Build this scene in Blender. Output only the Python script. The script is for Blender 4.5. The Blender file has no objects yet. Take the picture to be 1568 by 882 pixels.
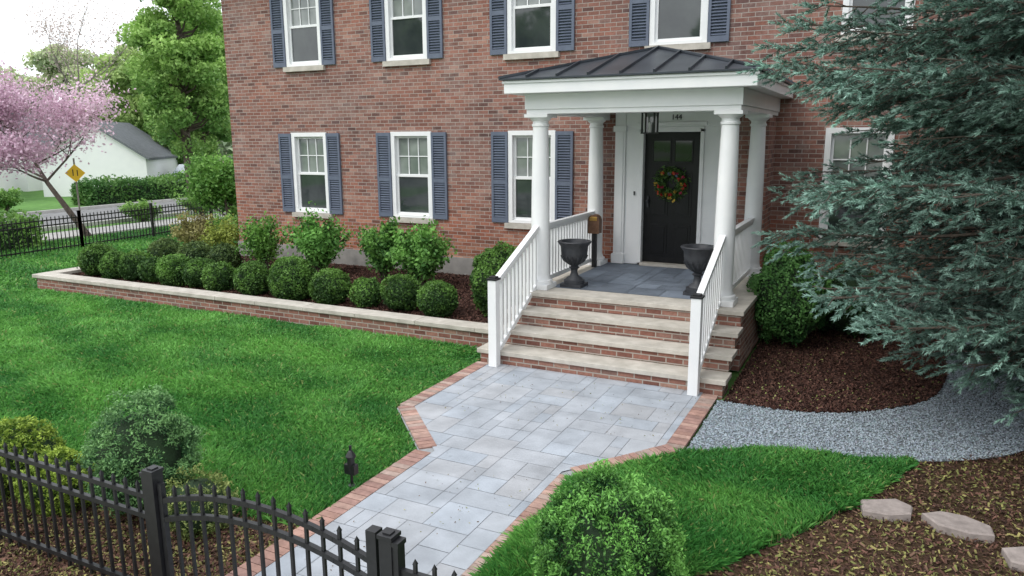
import bpy, numpy as np, math, random
from mathutils import Vector, Matrix
rng=np.random.default_rng(7); random.seed(7)
scene=bpy.context.scene
COL=bpy.context.collection

# ------------------------------------------------------------------ materials
def newmat(name):
    m=bpy.data.materials.new(name); m.use_nodes=True
    nt=m.node_tree; nt.nodes.clear()
    out=nt.nodes.new('ShaderNodeOutputMaterial')
    return m,nt,out
def N(nt,t,**k):
    n=nt.nodes.new(t)
    for a,b in k.items(): setattr(n,a,b)
    return n
def L(nt,a,b): nt.links.new(a,b)
def rgba(c): return (c[0],c[1],c[2],1)
def ramp(nt,fac,stops):
    r=N(nt,'ShaderNodeValToRGB'); e=r.color_ramp.elements
    while len(e)<len(stops): e.new(.5)
    for el,(p,c) in zip(e,stops): el.position=p; el.color=rgba(c)
    L(nt,fac,r.inputs[0]); return r.outputs[0]
def mixc(nt,f,a,b,mode='MIX'):
    m=N(nt,'ShaderNodeMix',data_type='RGBA',blend_type=mode)
    for s,v in ((m.inputs[0],f),(m.inputs[6],a),(m.inputs[7],b)):
        if hasattr(v,'is_linked'): L(nt,v,s)
        elif isinstance(v,(tuple,list)): s.default_value=rgba(v)
        else: s.default_value=v
    return m.outputs[2]
def noise(nt,scale,detail=4,vec=None,rough=.55):
    n=N(nt,'ShaderNodeTexNoise'); n.inputs['Scale'].default_value=scale; n.inputs['Detail'].default_value=detail; n.inputs['Roughness'].default_value=rough
    if vec is None:
        tc=N(nt,'ShaderNodeTexCoord'); vec=tc.outputs['Object']
    L(nt,vec,n.inputs['Vector']); return n.outputs['Fac']
def bump(nt,h,strength,dist,bsdf):
    b=N(nt,'ShaderNodeBump'); b.inputs['Strength'].default_value=strength; b.inputs['Distance'].default_value=dist
    L(nt,h,b.inputs['Height']); L(nt,b.outputs[0],bsdf.inputs['Normal'])
def simple(name,c1,c2,scale=8,rough=.6,bs=.2,bd=.01,metal=0,spec=.5,bscale=None,coat=0):
    m,nt,out=newmat(name); b=N(nt,'ShaderNodeBsdfPrincipled')
    f=noise(nt,scale,5)
    L(nt,ramp(nt,f,[(.3,c1),(.7,c2)]),b.inputs['Base Color'])
    b.inputs['Roughness'].default_value=rough; b.inputs['Metallic'].default_value=metal
    b.inputs['Specular IOR Level'].default_value=spec; b.inputs['Coat Weight'].default_value=coat
    if bs>0: bump(nt,noise(nt,bscale or scale*6,4),bs,bd,b)
    L(nt,b.outputs[0],out.inputs[0]); return m
def attrmat(name,rough=.6,trans=0,nscale=0,bs=0,spec=.3,namt=.25,bscale=60):
    m,nt,out=newmat(name); b=N(nt,'ShaderNodeBsdfPrincipled')
    a=N(nt,'ShaderNodeAttribute',attribute_name='col'); c=a.outputs['Color']
    if nscale:
        f=noise(nt,nscale,6); g=ramp(nt,f,[(.3,(1-namt,)*3),(.7,(1+namt,)*3)])
        c=mixc(nt,1.0,c,g,'MULTIPLY')
    L(nt,c,b.inputs['Base Color']); b.inputs['Roughness'].default_value=rough; b.inputs['Specular IOR Level'].default_value=spec
    if bs: bump(nt,noise(nt,bscale,5),bs,.006,b)
    if trans:
        t=N(nt,'ShaderNodeBsdfTranslucent'); L(nt,c,t.inputs[0]); mx=N(nt,'ShaderNodeMixShader'); mx.inputs[0].default_value=trans
        L(nt,b.outputs[0],mx.inputs[1]); L(nt,t.outputs[0],mx.inputs[2]); L(nt,mx.outputs[0],out.inputs[0])
    else: L(nt,b.outputs[0],out.inputs[0])
    return m
def brickmat(name,cols,mortar,bw=.20,rh=.068,ms=.0054,tint=True):
    m,nt,out=newmat(name); b=N(nt,'ShaderNodeBsdfPrincipled')
    tc=N(nt,'ShaderNodeTexCoord'); s=N(nt,'ShaderNodeSeparateXYZ'); L(nt,tc.outputs['Object'],s.inputs[0])
    ad=N(nt,'ShaderNodeMath',operation='ADD'); L(nt,s.outputs[0],ad.inputs[0]); L(nt,s.outputs[1],ad.inputs[1])
    cb=N(nt,'ShaderNodeCombineXYZ'); L(nt,ad.outputs[0],cb.inputs[0]); L(nt,s.outputs[2],cb.inputs[1])
    br=N(nt,'ShaderNodeTexBrick'); br.offset=.5; L(nt,cb.outputs[0],br.inputs['Vector'])
    br.inputs['Color1'].default_value=(0,0,0,1); br.inputs['Color2'].default_value=(1,1,1,1); br.inputs['Mortar'].default_value=(.5,.5,.5,1)
    br.inputs['Scale'].default_value=1; br.inputs['Mortar Size'].default_value=ms; br.inputs['Mortar Smooth'].default_value=.2
    br.inputs['Brick Width'].default_value=bw; br.inputs['Row Height'].default_value=rh
    k=len(cols); c=ramp(nt,br.outputs['Color'],[(i/(k-1),cc) for i,cc in enumerate(cols)])
    f2=noise(nt,26,3); c=mixc(nt,.55,c,ramp(nt,f2,[(.25,(.55,.5,.5)),(.75,(1.35,1.3,1.3))]),'MULTIPLY')
    if tint:
        f3=noise(nt,.55,3); c=mixc(nt,.8,c,ramp(nt,f3,[(.35,(.80,.84,.88)),(.65,(1.16,1.09,1.04))]),'MULTIPLY')
        f4=noise(nt,2.3,6,rough=.75); c=mixc(nt,ramp(nt,f4,[(.5,(0,0,0)),(.72,(.36,.36,.36))]),c,(.45,.36,.33))
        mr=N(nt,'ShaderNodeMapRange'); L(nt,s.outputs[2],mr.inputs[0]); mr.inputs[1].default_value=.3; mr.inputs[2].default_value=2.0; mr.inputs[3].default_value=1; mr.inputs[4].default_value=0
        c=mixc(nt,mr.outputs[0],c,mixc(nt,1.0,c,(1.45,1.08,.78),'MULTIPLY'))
    mo=mixc(nt,noise(nt,9,4),tuple(x*.7 for x in mortar),mortar)
    c=mixc(nt,br.outputs['Fac'],c,mo); L(nt,c,b.inputs['Base Color']); b.inputs['Roughness'].default_value=.85; b.inputs['Specular IOR Level'].default_value=.25
    inv=N(nt,'ShaderNodeMath',operation='SUBTRACT'); inv.inputs[0].default_value=1; L(nt,br.outputs['Fac'],inv.inputs[1])
    h=N(nt,'ShaderNodeMath',operation='MULTIPLY_ADD'); L(nt,noise(nt,70,4),h.inputs[0]); h.inputs[1].default_value=.35; L(nt,inv.outputs[0],h.inputs[2])
    bump(nt,h.outputs[0],.7,.006,b); L(nt,b.outputs[0],out.inputs[0]); return m

M_brick=brickmat('house_brick',[(.13,.073,.064),(.25,.123,.097),(.315,.155,.12),(.185,.088,.070),(.37,.215,.17),(.23,.14,.12),(.29,.13,.096),(.15,.09,.083)],(.45,.41,.37))
M_brick2=brickmat('step_brick',[(.15,.07,.055),(.26,.12,.09),(.32,.165,.125),(.20,.12,.10),(.40,.24,.18)],(.44,.39,.34),ms=.008,tint=False)
M_white=simple('white_paint',(.78,.79,.80),(.85,.85,.85),3,.45,.05,.002)
M_white2=simple('white_paint_trim',(.70,.72,.74),(.78,.79,.80),5,.5,.05,.002)
M_lime=simple('limestone',(.40,.37,.32),(.58,.54,.48),6,.8,.3,.004)
M_conc=simple('foundation_stone',(.22,.21,.2),(.34,.32,.3),4,.9,.4,.01)
M_shut=simple('shutter_paint',(.095,.115,.165),(.125,.15,.205),6,.55,.1,.002)
M_roofm=simple('metal_roof',(.035,.040,.050),(.065,.075,.09),2,.35,.05,.003,metal=.4)
M_black=simple('black_powdercoat',(.008,.008,.010),(.016,.016,.018),20,.42,.1,.001)
M_door=simple('black_door',(.004,.004,.005),(.008,.008,.010),10,.35,.03,.001,spec=.35)
M_iron=simple('urn_iron',(.02,.022,.028),(.045,.048,.055),14,.55,.3,.003)
M_asphalt=simple('asphalt',(.16,.16,.165),(.24,.24,.24),3,.9,.4,.01)
M_concr=simple('concrete',(.42,.41,.39),(.52,.51,.49),4,.9,.2,.004)
M_shingle=simple('roof_shingle',(.12,.13,.145),(.20,.21,.23),6,.9,.4,.01)
M_siding=simple('white_siding',(.88,.88,.89),(.92,.92,.92),3,.7,.1,.004)
M_bark=simple('bark',(.05,.038,.03),(.12,.095,.075),12,.9,.6,.02)
M_barkg=simple('bark_grey',(.16,.135,.12),(.28,.25,.225),12,.9,.6,.02)
M_yellow=simple('sign_yellow',(.80,.50,.02),(.85,.55,.03),5,.5,0)
M_brass=simple('brass',(.5,.3,.08),(.6,.38,.12),9,.35,.1,.002,metal=.8)
M_wood=simple('brown_wood',(.10,.045,.022),(.17,.085,.045),20,.6,.3,.004)
M_fwood=simple('fence_wood',(.07,.05,.04),(.12,.085,.06),7,.85,.4,.005)
M_leaf=attrmat('foliage',.55,.25)
M_needle=attrmat('needles',.55,0,spec=.3)
M_grassb=attrmat('grass_blades',.5,.25)
M_attr=attrmat('varied_stone',.85,0,14,.5,namt=.22)
M_paver=attrmat('paver',.75,0,3.2,.4,namt=.18,bscale=45)
M_chip=attrmat('mulch_chips',.9)
M_core=simple('foliage_core',(.010,.026,.010),(.024,.055,.018),9,.9,.5,.03)
def glassmat(name,c1,c2,ior=1.6):
    m,nt,out=newmat(name); b=N(nt,'ShaderNodeBsdfPrincipled')
    L(nt,ramp(nt,noise(nt,1.6,3),[(.35,c1),(.65,c2)]),b.inputs['Base Color'])
    b.inputs['Roughness'].default_value=.04; b.inputs['IOR'].default_value=ior
    bump(nt,noise(nt,1.3,1),.12,.02,b)
    L(nt,b.outputs[0],out.inputs[0]); return m
M_glassD=glassmat('glass_dark',(.022,.028,.032),(.05,.06,.06),1.75)
M_glassL=glassmat('glass_shade',(.12,.14,.135),(.28,.30,.29),1.75)
M_glassP=glassmat('glass_door',(.010,.012,.012),(.022,.024,.024),1.5)
def groundmat(name,stops,sc,bs=.6,bsc=40,bd=.02,big=.35):
    m,nt,out=newmat(name); b=N(nt,'ShaderNodeBsdfPrincipled')
    c=ramp(nt,noise(nt,sc,8,rough=.7),stops)
    c=mixc(nt,1.0,c,ramp(nt,noise(nt,big,4),[(.3,(.75,.78,.75)),(.7,(1.2,1.18,1.15))]),'MULTIPLY')
    L(nt,c,b.inputs['Base Color']); b.inputs['Roughness'].default_value=.95; b.inputs['Specular IOR Level'].default_value=.15
    bump(nt,noise(nt,bsc,6,rough=.7),bs,bd,b); L(nt,b.outputs[0],out.inputs[0]); return m
M_lawn=groundmat('lawn_soil',[(.3,(.022,.085,.02)),(.7,(.05,.16,.035))],14)
M_far=groundmat('far_grass',[(.3,(.08,.18,.045)),(.7,(.14,.28,.08))],3,.3,12)
M_mulch=groundmat('mulch',[(.3,(.022,.012,.010)),(.5,(.055,.028,.022)),(.75,(.11,.055,.043))],38,.9,55,.03)
M_mulchY=groundmat('mulch_litter',[(.3,(.035,.022,.015)),(.5,(.09,.055,.035)),(.75,(.17,.13,.06))],38,.9,55,.03)
M_gravel=groundmat('gravel_base',[(.3,(.16,.175,.19)),(.7,(.28,.31,.34))],60,.8,80,.02)
M_joint=simple('paver_joint',(.26,.27,.28),(.33,.34,.35),20,.95,.3,.003)

# ------------------------------------------------------------------ mesh helpers
def link(o,parent=None):
    COL.objects.link(o)
    if parent is not None: o.parent=parent
    return o
def empty(name,loc=(0,0,0)):
    e=bpy.data.objects.new(name,None); e.empty_display_size=.3; link(e); e.location=loc; return e
class B:
    def __init__(s): s.v=[];s.f=[];s.m=[];s.c=[];s.cur=0;s.col=(1,1,1)
    def add(s,vs,fs):
        n=len(s.v); s.v+= [tuple(x) for x in vs]; s.c+=[s.col]*len(vs)
        for f in fs: s.f.append([n+i for i in f]); s.m.append(s.cur)
    def box(s,x0,x1,y0,y1,z0,z1,mt=None):
        if mt is not None: s.cur=mt
        s.add([(x0,y0,z0),(x1,y0,z0),(x1,y1,z0),(x0,y1,z0),(x0,y0,z1),(x1,y0,z1),(x1,y1,z1),(x0,y1,z1)],
              [(0,3,2,1),(4,5,6,7),(0,1,5,4),(1,2,6,5),(2,3,7,6),(3,0,4,7)])
    def beam(s,a,b,w,h,up=(0,0,1)):
        a=Vector(a);b=Vector(b);d=(b-a).normalized();u=Vector(up);sd=d.cross(u).normalized();u=sd.cross(d).normalized()
        vs=[]
        for p in (a,b):
            for i,j in ((-1,-1),(1,-1),(1,1),(-1,1)): vs.append(p+sd*w/2*i+u*h/2*j)
        s.add(vs,[(0,1,2,3),(7,6,5,4),(0,4,5,1),(1,5,6,2),(2,6,7,3),(3,7,4,0)])
    def lathe(s,c,prof,n=24):
        vs=[];fs=[]
        for r,z in prof:
            for i in range(n):
                a=2*math.pi*i/n; vs.append((c[0]+r*math.cos(a),c[1]+r*math.sin(a),c[2]+z))
        for k in range(len(prof)-1):
            for i in range(n):
                j=(i+1)%n; fs.append((k*n+i,k*n+j,(k+1)*n+j,(k+1)*n+i))
        fs.append(tuple(range(n))[::-1]); fs.append(tuple((len(prof)-1)*n+i for i in range(n)))
        s.add(vs,fs)
    def tube(s,pts,rad,n=6):
        pts=[Vector(p) for p in pts]; vs=[];fs=[]
        for k,p in enumerate(pts):
            d=(pts[min(k+1,len(pts)-1)]-pts[max(k-1,0)]).normalized()
            a=d.cross(Vector((.13,.21,.97))) ; a=a.normalized() if a.length>1e-3 else Vector((1,0,0)); b=d.cross(a)
            for i in range(n):
                t=2*math.pi*i/n; vs.append(p+(a*math.cos(t)+b*math.sin(t))*rad[k])
        for k in range(len(pts)-1):
            for i in range(n):
                j=(i+1)%n; fs.append((k*n+i,k*n+j,(k+1)*n+j,(k+1)*n+i))
        fs.append(tuple((len(pts)-1)*n+i for i in range(n)))
        s.add(vs,fs)
    def obj(s,name,mats,parent=None,smooth=False,bevel=0):
        me=bpy.data.meshes.new(name); me.from_pydata(s.v,[],s.f)
        for m in mats: me.materials.append(m)
        me.polygons.foreach_set('material_index',s.m)
        if smooth: me.polygons.foreach_set('use_smooth',[True]*len(s.f))
        at=me.color_attributes.new('col','FLOAT_COLOR','POINT')
        cc=np.ones((len(s.v),4),np.float32); cc[:,:3]=np.array(s.c); at.data.foreach_set('color',cc.ravel())
        me.update(); o=bpy.data.objects.new(name,me)
        if bevel:
            bm=o.modifiers.new('bv','BEVEL'); bm.width=bevel; bm.segments=2; bm.limit_method='ANGLE'
        if smooth:
            try: me.set_sharp_from_angle(angle=math.radians(40))
            except Exception: pass
        return link(o,parent)
def npmesh(name,V,k,C,mat,parent=None):
    n=len(V)//k; me=bpy.data.meshes.new(name)
    me.vertices.add(n*k); me.vertices.foreach_set('co',V.astype(np.float32).ravel())
    me.loops.add(n*k); me.loops.foreach_set('vertex_index',np.arange(n*k,dtype=np.int32))
    me.polygons.add(n); me.polygons.foreach_set('loop_start',np.arange(0,n*k,k,dtype=np.int32))
    try: me.polygons.foreach_set('loop_total',np.full(n,k,dtype=np.int32))
    except Exception: pass
    me.update(calc_edges=True)
    at=me.color_attributes.new('col','FLOAT_COLOR','POINT'); cc=np.ones((n*k,4),np.float32); cc[:,:3]=np.clip(C,0,1); at.data.foreach_set('color',cc.ravel())
    me.materials.append(mat); o=bpy.data.objects.new(name,me); return link(o,parent)
def unit(a): return a/np.maximum(np.linalg.norm(a,axis=-1,keepdims=True),1e-9)
_k=rng.normal(size=(3,10,3)); _ph=rng.uniform(0,6.28,(3,10))
def sn(p,sc):
    o=0
    for i,w in enumerate((1,.6,.4)):
        o=o+w*np.sin(p@( _k[i].T*sc*(1.9**i))+_ph[i]).mean(axis=1)*3
    return np.clip(o/1.6,-1.5,1.5)
def leaves(C,size,col,outd=None,aspect=.55,bias=.6):
    n=len(C); nn=rng.normal(size=(n,3))
    if outd is not None: nn=unit(nn)+bias*outd
    nn=unit(nn); a=unit(np.cross(nn,rng.normal(size=(n,3)))); b=np.cross(nn,a)
    s=np.broadcast_to(size,(n,))[:,None]
    V=np.stack([C+a*s, C+b*s*aspect+nn*s*.12, C-a*s, C-b*s*aspect+nn*s*.12],1).reshape(-1,3)
    return V,np.repeat(col,4,axis=0)
def sprigs(P,D,Ln,K,nl,nw,c0,c1,ang=.9,shade=None):
    n=len(P); D=unit(D); a=unit(np.cross(D,rng.normal(size=(n,3)))); b=np.cross(D,a)
    t=rng.uniform(0.02,1,(n,K)); th=rng.uniform(0,2*np.pi,(n,K))
    rad=a[:,None]*np.cos(th)[...,None]+b[:,None]*np.sin(th)[...,None]
    an=ang*(1-.55*t)*rng.uniform(.7,1.2,(n,K))
    nd=D[:,None]*np.cos(an)[...,None]+rad*np.sin(an)[...,None]
    base=P[:,None]+D[:,None]*(t*Ln[:,None])[...,None]
    sd=unit(np.cross(nd,rng.normal(size=(n,K,3))))
    ll=(nl*rng.uniform(.75,1.2,(n,K)))[...,None]
    V=np.stack([base-sd*nw*.5,base+sd*nw*.5,base+nd*ll],2).reshape(-1,3)
    f=np.clip(t+rng.normal(0,.15,(n,K)),0,1)[...,None]
    c=(1-f)*c0+f*c1 if np.ndim(c0)==1 else (1-f)*c0[:,None]+f*c1[:,None]
    if shade is not None: c=c*shade[:,None,None]
    c=c*rng.uniform(.8,1.2,(n,K))[...,None]
    return V,np.repeat(c.reshape(-1,3),3,axis=0)
def pip(x,y,poly):
    poly=np.array(poly); r=np.zeros(len(x),bool); j=len(poly)-1
    for i in range(len(poly)):
        xi,yi=poly[i];xj,yj=poly[j]
        c=((yi>y)!=(yj>y))&(x<(xj-xi)*(y-yi)/((yj-yi) if yj!=yi else 1e-9)+xi); r^=c; j=i
    return r
def sheet(name,poly,z,mat):
    me=bpy.data.meshes.new(name); me.from_pydata([(x,y,z) for x,y in poly],[],[tuple(range(len(poly)))]); me.materials.append(mat); me.update()
    return link(bpy.data.objects.new(name,me))
def smoothpoly(pts,n=6):
    P=[np.array(p,float) for p in pts]; out=[]
    for i in range(len(P)-1):
        p0=P[max(i-1,0)];p1=P[i];p2=P[i+1];p3=P[min(i+2,len(P)-1)]
        for k in range(n):
            t=k/n; out.append(tuple(.5*((2*p1)+(-p0+p2)*t+(2*p0-5*p1+4*p2-p3)*t*t+(-p0+3*p1-3*p2+p3)*t**3)))
    out.append(tuple(P[-1])); return out

# ------------------------------------------------------------------ camera
H=2.8;f=1150.37;yaw=.4591;p=.1994;roll=-.0057
F=Vector((-math.sin(yaw),math.cos(yaw),0));R=Vector((math.cos(yaw),math.sin(yaw),0));Z=Vector((0,0,1))
fw=math.cos(p)*F-math.sin(p)*Z; up=math.sin(p)*F+math.cos(p)*Z
r=math.cos(roll)*R+math.sin(roll)*up; u=-math.sin(roll)*R+math.cos(roll)*up
cam=bpy.data.cameras.new('camera'); cam.sensor_width=36; cam.lens=f/1568*36; cam.clip_end=2000; cam.clip_start=.05
co=bpy.data.objects.new('camera',cam); link(co)
mt=Matrix((r,u,-fw)).transposed().to_4x4(); mt.translation=Vector((0,0,H)); co.matrix_world=mt
scene.camera=co

# ------------------------------------------------------------------ light
el=math.radians(50); sd=Vector((-.50,-.866,0)).normalized()
sun=bpy.data.lights.new('sun','SUN'); sun.energy=1.5; sun.angle=math.radians(32); sun.color=(1,.97,.92)
so=bpy.data.objects.new('sun',sun); link(so)
dirv=Vector((sd.x*math.cos(el),sd.y*math.cos(el),math.sin(el)))
so.rotation_euler=dirv.to_track_quat('Z','Y').to_euler()
w=bpy.data.worlds.new('World'); scene.world=w; w.use_nodes=True; nt=w.node_tree; nt.nodes.clear()
wo=nt.nodes.new('ShaderNodeOutputWorld'); bg=nt.nodes.new('ShaderNodeBackground'); bg.inputs[1].default_value=.15
sky=nt.nodes.new('ShaderNodeTexSky'); sky.sky_type='NISHITA'; sky.sun_disc=False; sky.sun_elevation=el
sky.sun_rotation=math.atan2(dirv.x,dirv.y); sky.air_density=1.2; sky.dust_density=3
tc=nt.nodes.new('ShaderNodeTexCoord')
cn=nt.nodes.new('ShaderNodeTexNoise'); cn.inputs['Scale'].default_value=2.2; cn.inputs['Detail'].default_value=6; L(nt,tc.outputs['Generated'],cn.inputs['Vector'])
cl=ramp(nt,cn.outputs['Fac'],[(.3,(.8,.8,.8)),(.75,(.97,.97,.97))])
mx=mixc(nt,.8,sky.outputs[0],(11.2,11.6,12.1)); L(nt,cl,mx.node.inputs[0])
L(nt,mx,bg.inputs[0]); L(nt,bg.outputs[0],wo.inputs[0])
scene.view_settings.view_transform='Standard'; scene.view_settings.look='None'; scene.view_settings.exposure=0

# ------------------------------------------------------------------ ground sheets
sheet('ground',[(-400,-300),(300,-300),(300,400),(-400,400)],-.03,M_far)
Yf=12.38; YW=8.56
lawnL=[(-20.9,3.3),(-7.2,3.6),(-5.6,3.75),(-4.6,3.95),(-3.62,4.0),(-3.62,5.32),(-4.42,6.16),(-4.42,7.9),(-4.6,8.56),(-14.4,8.56),(-14.4,12.6),(-17,12.9),(-17,22),(-20.9,22)]
sheet('lawn',lawnL,-.012,M_lawn)
gravN=smoothpoly([(-1.42,7.86),(-.75,7.84),(-.2,8.02),(.16,8.29),(.5,8.66),(.70,9.1),(.85,10.03),(.88,11.66)])
gravS=smoothpoly([(-1.42,6.34),(-1.05,6.6),(-.63,6.78),(0,6.9),(.43,7.04),(.9,7.3),(1.32,7.72),(1.66,8.5),(1.8,9.5),(1.72,10.7),(1.55,12.0)])
gravel=gravN+gravS[::-1]
lawnR=[(-2.08,3.5),(-2.08,5.42),(-1.44,6.32)]+smoothpoly([(-1.40,6.34),(-1.05,6.58),(-.63,6.77),(0,6.88),(.43,7.02),(.27,6.6),(.05,6.1),(-.3,5.4),(-.65,4.86),(-.95,4.4),(-1.3,3.9),(-1.6,3.5)],5)[1:]
mulchN=[(-1.36,7.88)]+gravN[1:]+[(.88,12.4),(-1.36,12.4)]
sheet('mulch_bed',mulchN,.004,M_mulch)
sheet('mulch_ground',[(-2.06,2.0),(12,2.0),(12,12.4),(.8,12.4),(-1.4,7.9),(-1.44,6.3),(-2.06,5.4)],-.018,M_mulchY)
sheet('mulch_ground.001',[(-21,1.9),(-3.62,1.9),(-3.62,4.05),(-5.6,3.85),(-21,3.5)],-.02,M_mulchY)
sheet('gravel_base',gravel,.0,M_gravel)
sheet('lawn.001',lawnR,-.006,M_lawn)
b=B(); b.box(-60,60,.1,1.7,-.06,.0); b.obj('sidewalk',[M_concr])
b=B(); b.box(-21,40,-7.5,-1.6,-.05,-.02); b.obj('road',[M_asphalt])
b=B(); b.box(-20.9,40,-1.6,-1.45,-.05,.07); b.box(-20.9,40,-7.65,-7.5,-.05,.07); b.obj('kerb',[M_concr])
b=B(); b.box(-29.0,-23.6,-80,140,-.05,-.022); b.obj('road.001',[M_asphalt])
b=B(); b.box(-23.6,-23.45,1.8,140,-.05,.09); b.box(-29.15,-29.0,-80,140,-.05,.09); b.obj('kerb.001',[M_concr])
b=B(); b.box(-22.5,-21.1,1.8,140,-.05,.012); b.obj('sidewalk.001',[M_concr])

# ------------------------------------------------------------------ paver path
def clip(poly,cx):
    out=poly
    for i in range(len(cx)):
        ax,ay=cx[i]; bx,by=cx[(i+1)%len(cx)]; inp=out; out=[]
        if not inp: break
        ins=lambda q:(bx-ax)*(q[1]-ay)-(by-ay)*(q[0]-ax)>=-1e-9
        for k in range(len(inp)):
            P0=inp[k-1];P1=inp[k]; i0=ins(P0);i1=ins(P1)
            if i0!=i1:
                d0=(bx-ax)*(P0[1]-ay)-(by-ay)*(P0[0]-ax); d1=(bx-ax)*(P1[1]-ay)-(by-ay)*(P1[0]-ax); t=d0/(d0-d1)
                out.append((P0[0]+(P1[0]-P0[0])*t,P0[1]+(P1[1]-P0[1])*t))
            if i1: out.append(P1)
    return out
def ashlar(x0,y0,x1,y1,un):
    nx=int((x1-x0)/un)+1; ny=int((y1-y0)/un)+1; g=np.zeros((nx,ny),bool); T=[]
    sizes=[(3,2),(3,3),(2,2),(2,3),(4,2),(2,4),(3,2)]
    for j in range(ny):
        for i in range(nx):
            if g[i,j]: continue
            random.shuffle(sizes); done=False
            for a,c in sizes+[(1,2),(2,1),(1,1)]:
                if i+a<=nx and j+c<=ny and not g[i:i+a,j:j+c].any():
                    g[i:i+a,j:j+c]=True; T.append((x0+i*un,y0+j*un,a*un,c*un)); break
    return T
bw=.17
parts=[[(-3.62+bw,1.9),(-2.08-bw,1.9),(-2.08-bw,5.48),(-3.62+bw,5.38)],
       [(-3.62+bw,5.38),(-2.08-bw,5.48),(-1.44-bw,6.38),(-4.42+bw,6.22)],
       [(-4.42+bw,6.22),(-1.44-bw,6.38),(-1.44-bw,7.99),(-4.42+bw,7.99)]]
walk=empty('paver_path')
b=B()
for P_ in [[(-3.60,1.9),(-2.10,1.9),(-2.10,5.44),(-3.60,5.34)],[(-3.60,5.34),(-2.10,5.44),(-1.46,6.32),(-4.40,6.16)],[(-4.40,6.16),(-1.46,6.32),(-1.46,7.99),(-4.40,7.99)]]:
    b.add([(x,y,.012) for x,y in P_],[(0,1,2,3)])
b.obj('bedding',[M_joint],walk)
b=B()
for (x,y,a,c) in ashlar(-4.5,1.8,-1.3,8.1,.128):
    g=.0022; q=[(x+g,y+g),(x+a-g,y+g),(x+a-g,y+c-g),(x+g,y+c-g)]
    v=random.uniform(.93,1.07); t=random.uniform(-.010,.014)
    b.col=(.352*v+t,.375*v,.410*v-t)
    zz=.022+random.uniform(0,.0012)
    for P_ in parts:
        k=clip(q,P_)
        if len(k)>=3: b.add([(i,j,zz) for i,j in k],[tuple(range(len(k)))])
b.obj('pavers',[M_paver],walk)
b=B()
def course(pts,side):
    for k in range(len(pts)-1):
        a=Vector(pts[k]+(0,));c=Vector(pts[k+1]+(0,)); d=(c-a); ln=d.length; d.normalize(); nrm=Vector((-d.y,d.x,0))*side
        n=max(1,round(ln/.078)); st=ln/n
        for i in range(n):
            s=a+d*(st*i+.004); e=a+d*(st*(i+1)-.004)
            v=random.uniform(.8,1.12); b.col=random.choice([(.36*v,.215*v,.175*v),(.40*v,.26*v,.215*v),(.33*v,.20*v,.17*v),(.39*v,.29*v,.25*v)])
            z=.026+random.uniform(-.002,.002)
            o_=[s,e,e+nrm*(bw-.004),s+nrm*(bw-.004)]
            b.add([(q.x,q.y,.0) for q in o_]+[(q.x,q.y,z) for q in o_],[(4,5,6,7),(0,1,5,4),(1,2,6,5),(2,3,7,6),(3,0,4,7)])
course([(-3.62,1.9),(-3.62,5.33)],-1); course([(-3.62+.02,5.36),(-4.42+.02,6.18)],-1); course([(-4.42,6.24),(-4.42,7.96)],-1)
course([(-2.08,1.9),(-2.08,5.43)],1); course([(-2.08-.0,5.47),(-1.46,6.33)],1); course([(-1.44,6.38),(-1.44,7.96)],1)
b.obj('brick_border',[M_attr],walk)

# ------------------------------------------------------------------ house
house=empty('brick_house')
XL0,XR0=-12.97,6.9; ZT=6.3
lowW=[-10.79,-8.27,-5.71,-.40,2.3,4.9]; upW=[-10.79,-8.30,-5.71,-3.15,-.30,2.3,4.9]
WW=.93; LZ=(1.24,2.90); UZ=(4.22,5.80)
ops=[(x-WW/2,x+WW/2,*LZ) for x in lowW]+[(x-WW/2,x+WW/2,*UZ) for x in upW]
xs=sorted({XL0,XR0}|{q for o_ in ops for q in o_[:2]}); zs=sorted({0,ZT}|{q for o_ in ops for q in o_[2:]})
b=B()
for i in range(len(xs)-1):
    for j in range(len(zs)-1):
        cx=(xs[i]+xs[i+1])/2; cz=(zs[j]+zs[j+1])/2
        if any(a<cx<c and d<cz<e for a,c,d,e in ops): continue
        b.add([(xs[i],Yf,zs[j]),(xs[i+1],Yf,zs[j]),(xs[i+1],Yf,zs[j+1]),(xs[i],Yf,zs[j+1])],[(0,1,2,3)])
for a,c,d,e in ops:
    b.add([(a,Yf,d),(a,Yf+.14,d),(a,Yf+.14,e),(a,Yf,e)],[(0,1,2,3)]); b.add([(c,Yf,d),(c,Yf+.14,d),(c,Yf+.14,e),(c,Yf,e)],[(3,2,1,0)])
    b.add([(a,Yf,e),(c,Yf,e),(c,Yf+.14,e),(a,Yf+.14,e)],[(0,1,2,3)])
    b.add([(a,Yf,d),(c,Yf,d),(c,Yf+.14,d),(a,Yf+.14,d)],[(3,2,1,0)])
b.add([(XL0,Yf,0),(XL0,21,0),(XL0,21,ZT),(XL0,Yf,ZT)],[(3,2,1,0)]); b.add([(XR0,Yf,0),(XR0,21,0),(XR0,21,ZT),(XR0,Yf,ZT)],[(0,1,2,3)])
b.add([(XL0,21,0),(XR0,21,0),(XR0,21,ZT),(XL0,21,ZT)],[(3,2,1,0)])
b.obj('walls',[M_brick],house)
b=B()
b.box(XL0-.02,-4.5,Yf-.035,Yf+.1,-.05,.52); b.box(-1.3,XR0+.02,Yf-.035,Yf+.1,-.05,.52); b.obj('foundation',[M_conc],house)
b=B(); e=.5; zr=ZT+.18
b.add([(XL0-e,Yf-e,ZT+.002),(XR0+e,Yf-e,ZT+.002),(XR0+e,21+e,ZT+.002),(XL0-e,21+e,ZT+.002),(XL0-e,Yf-e,zr),(XR0+e,Yf-e,zr),(XR0+e,21+e,zr),(XL0-e,21+e,zr)],[(0,3,2,1),(0,1,5,4),(1,2,6,5),(2,3,7,6),(3,0,4,7)])
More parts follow.
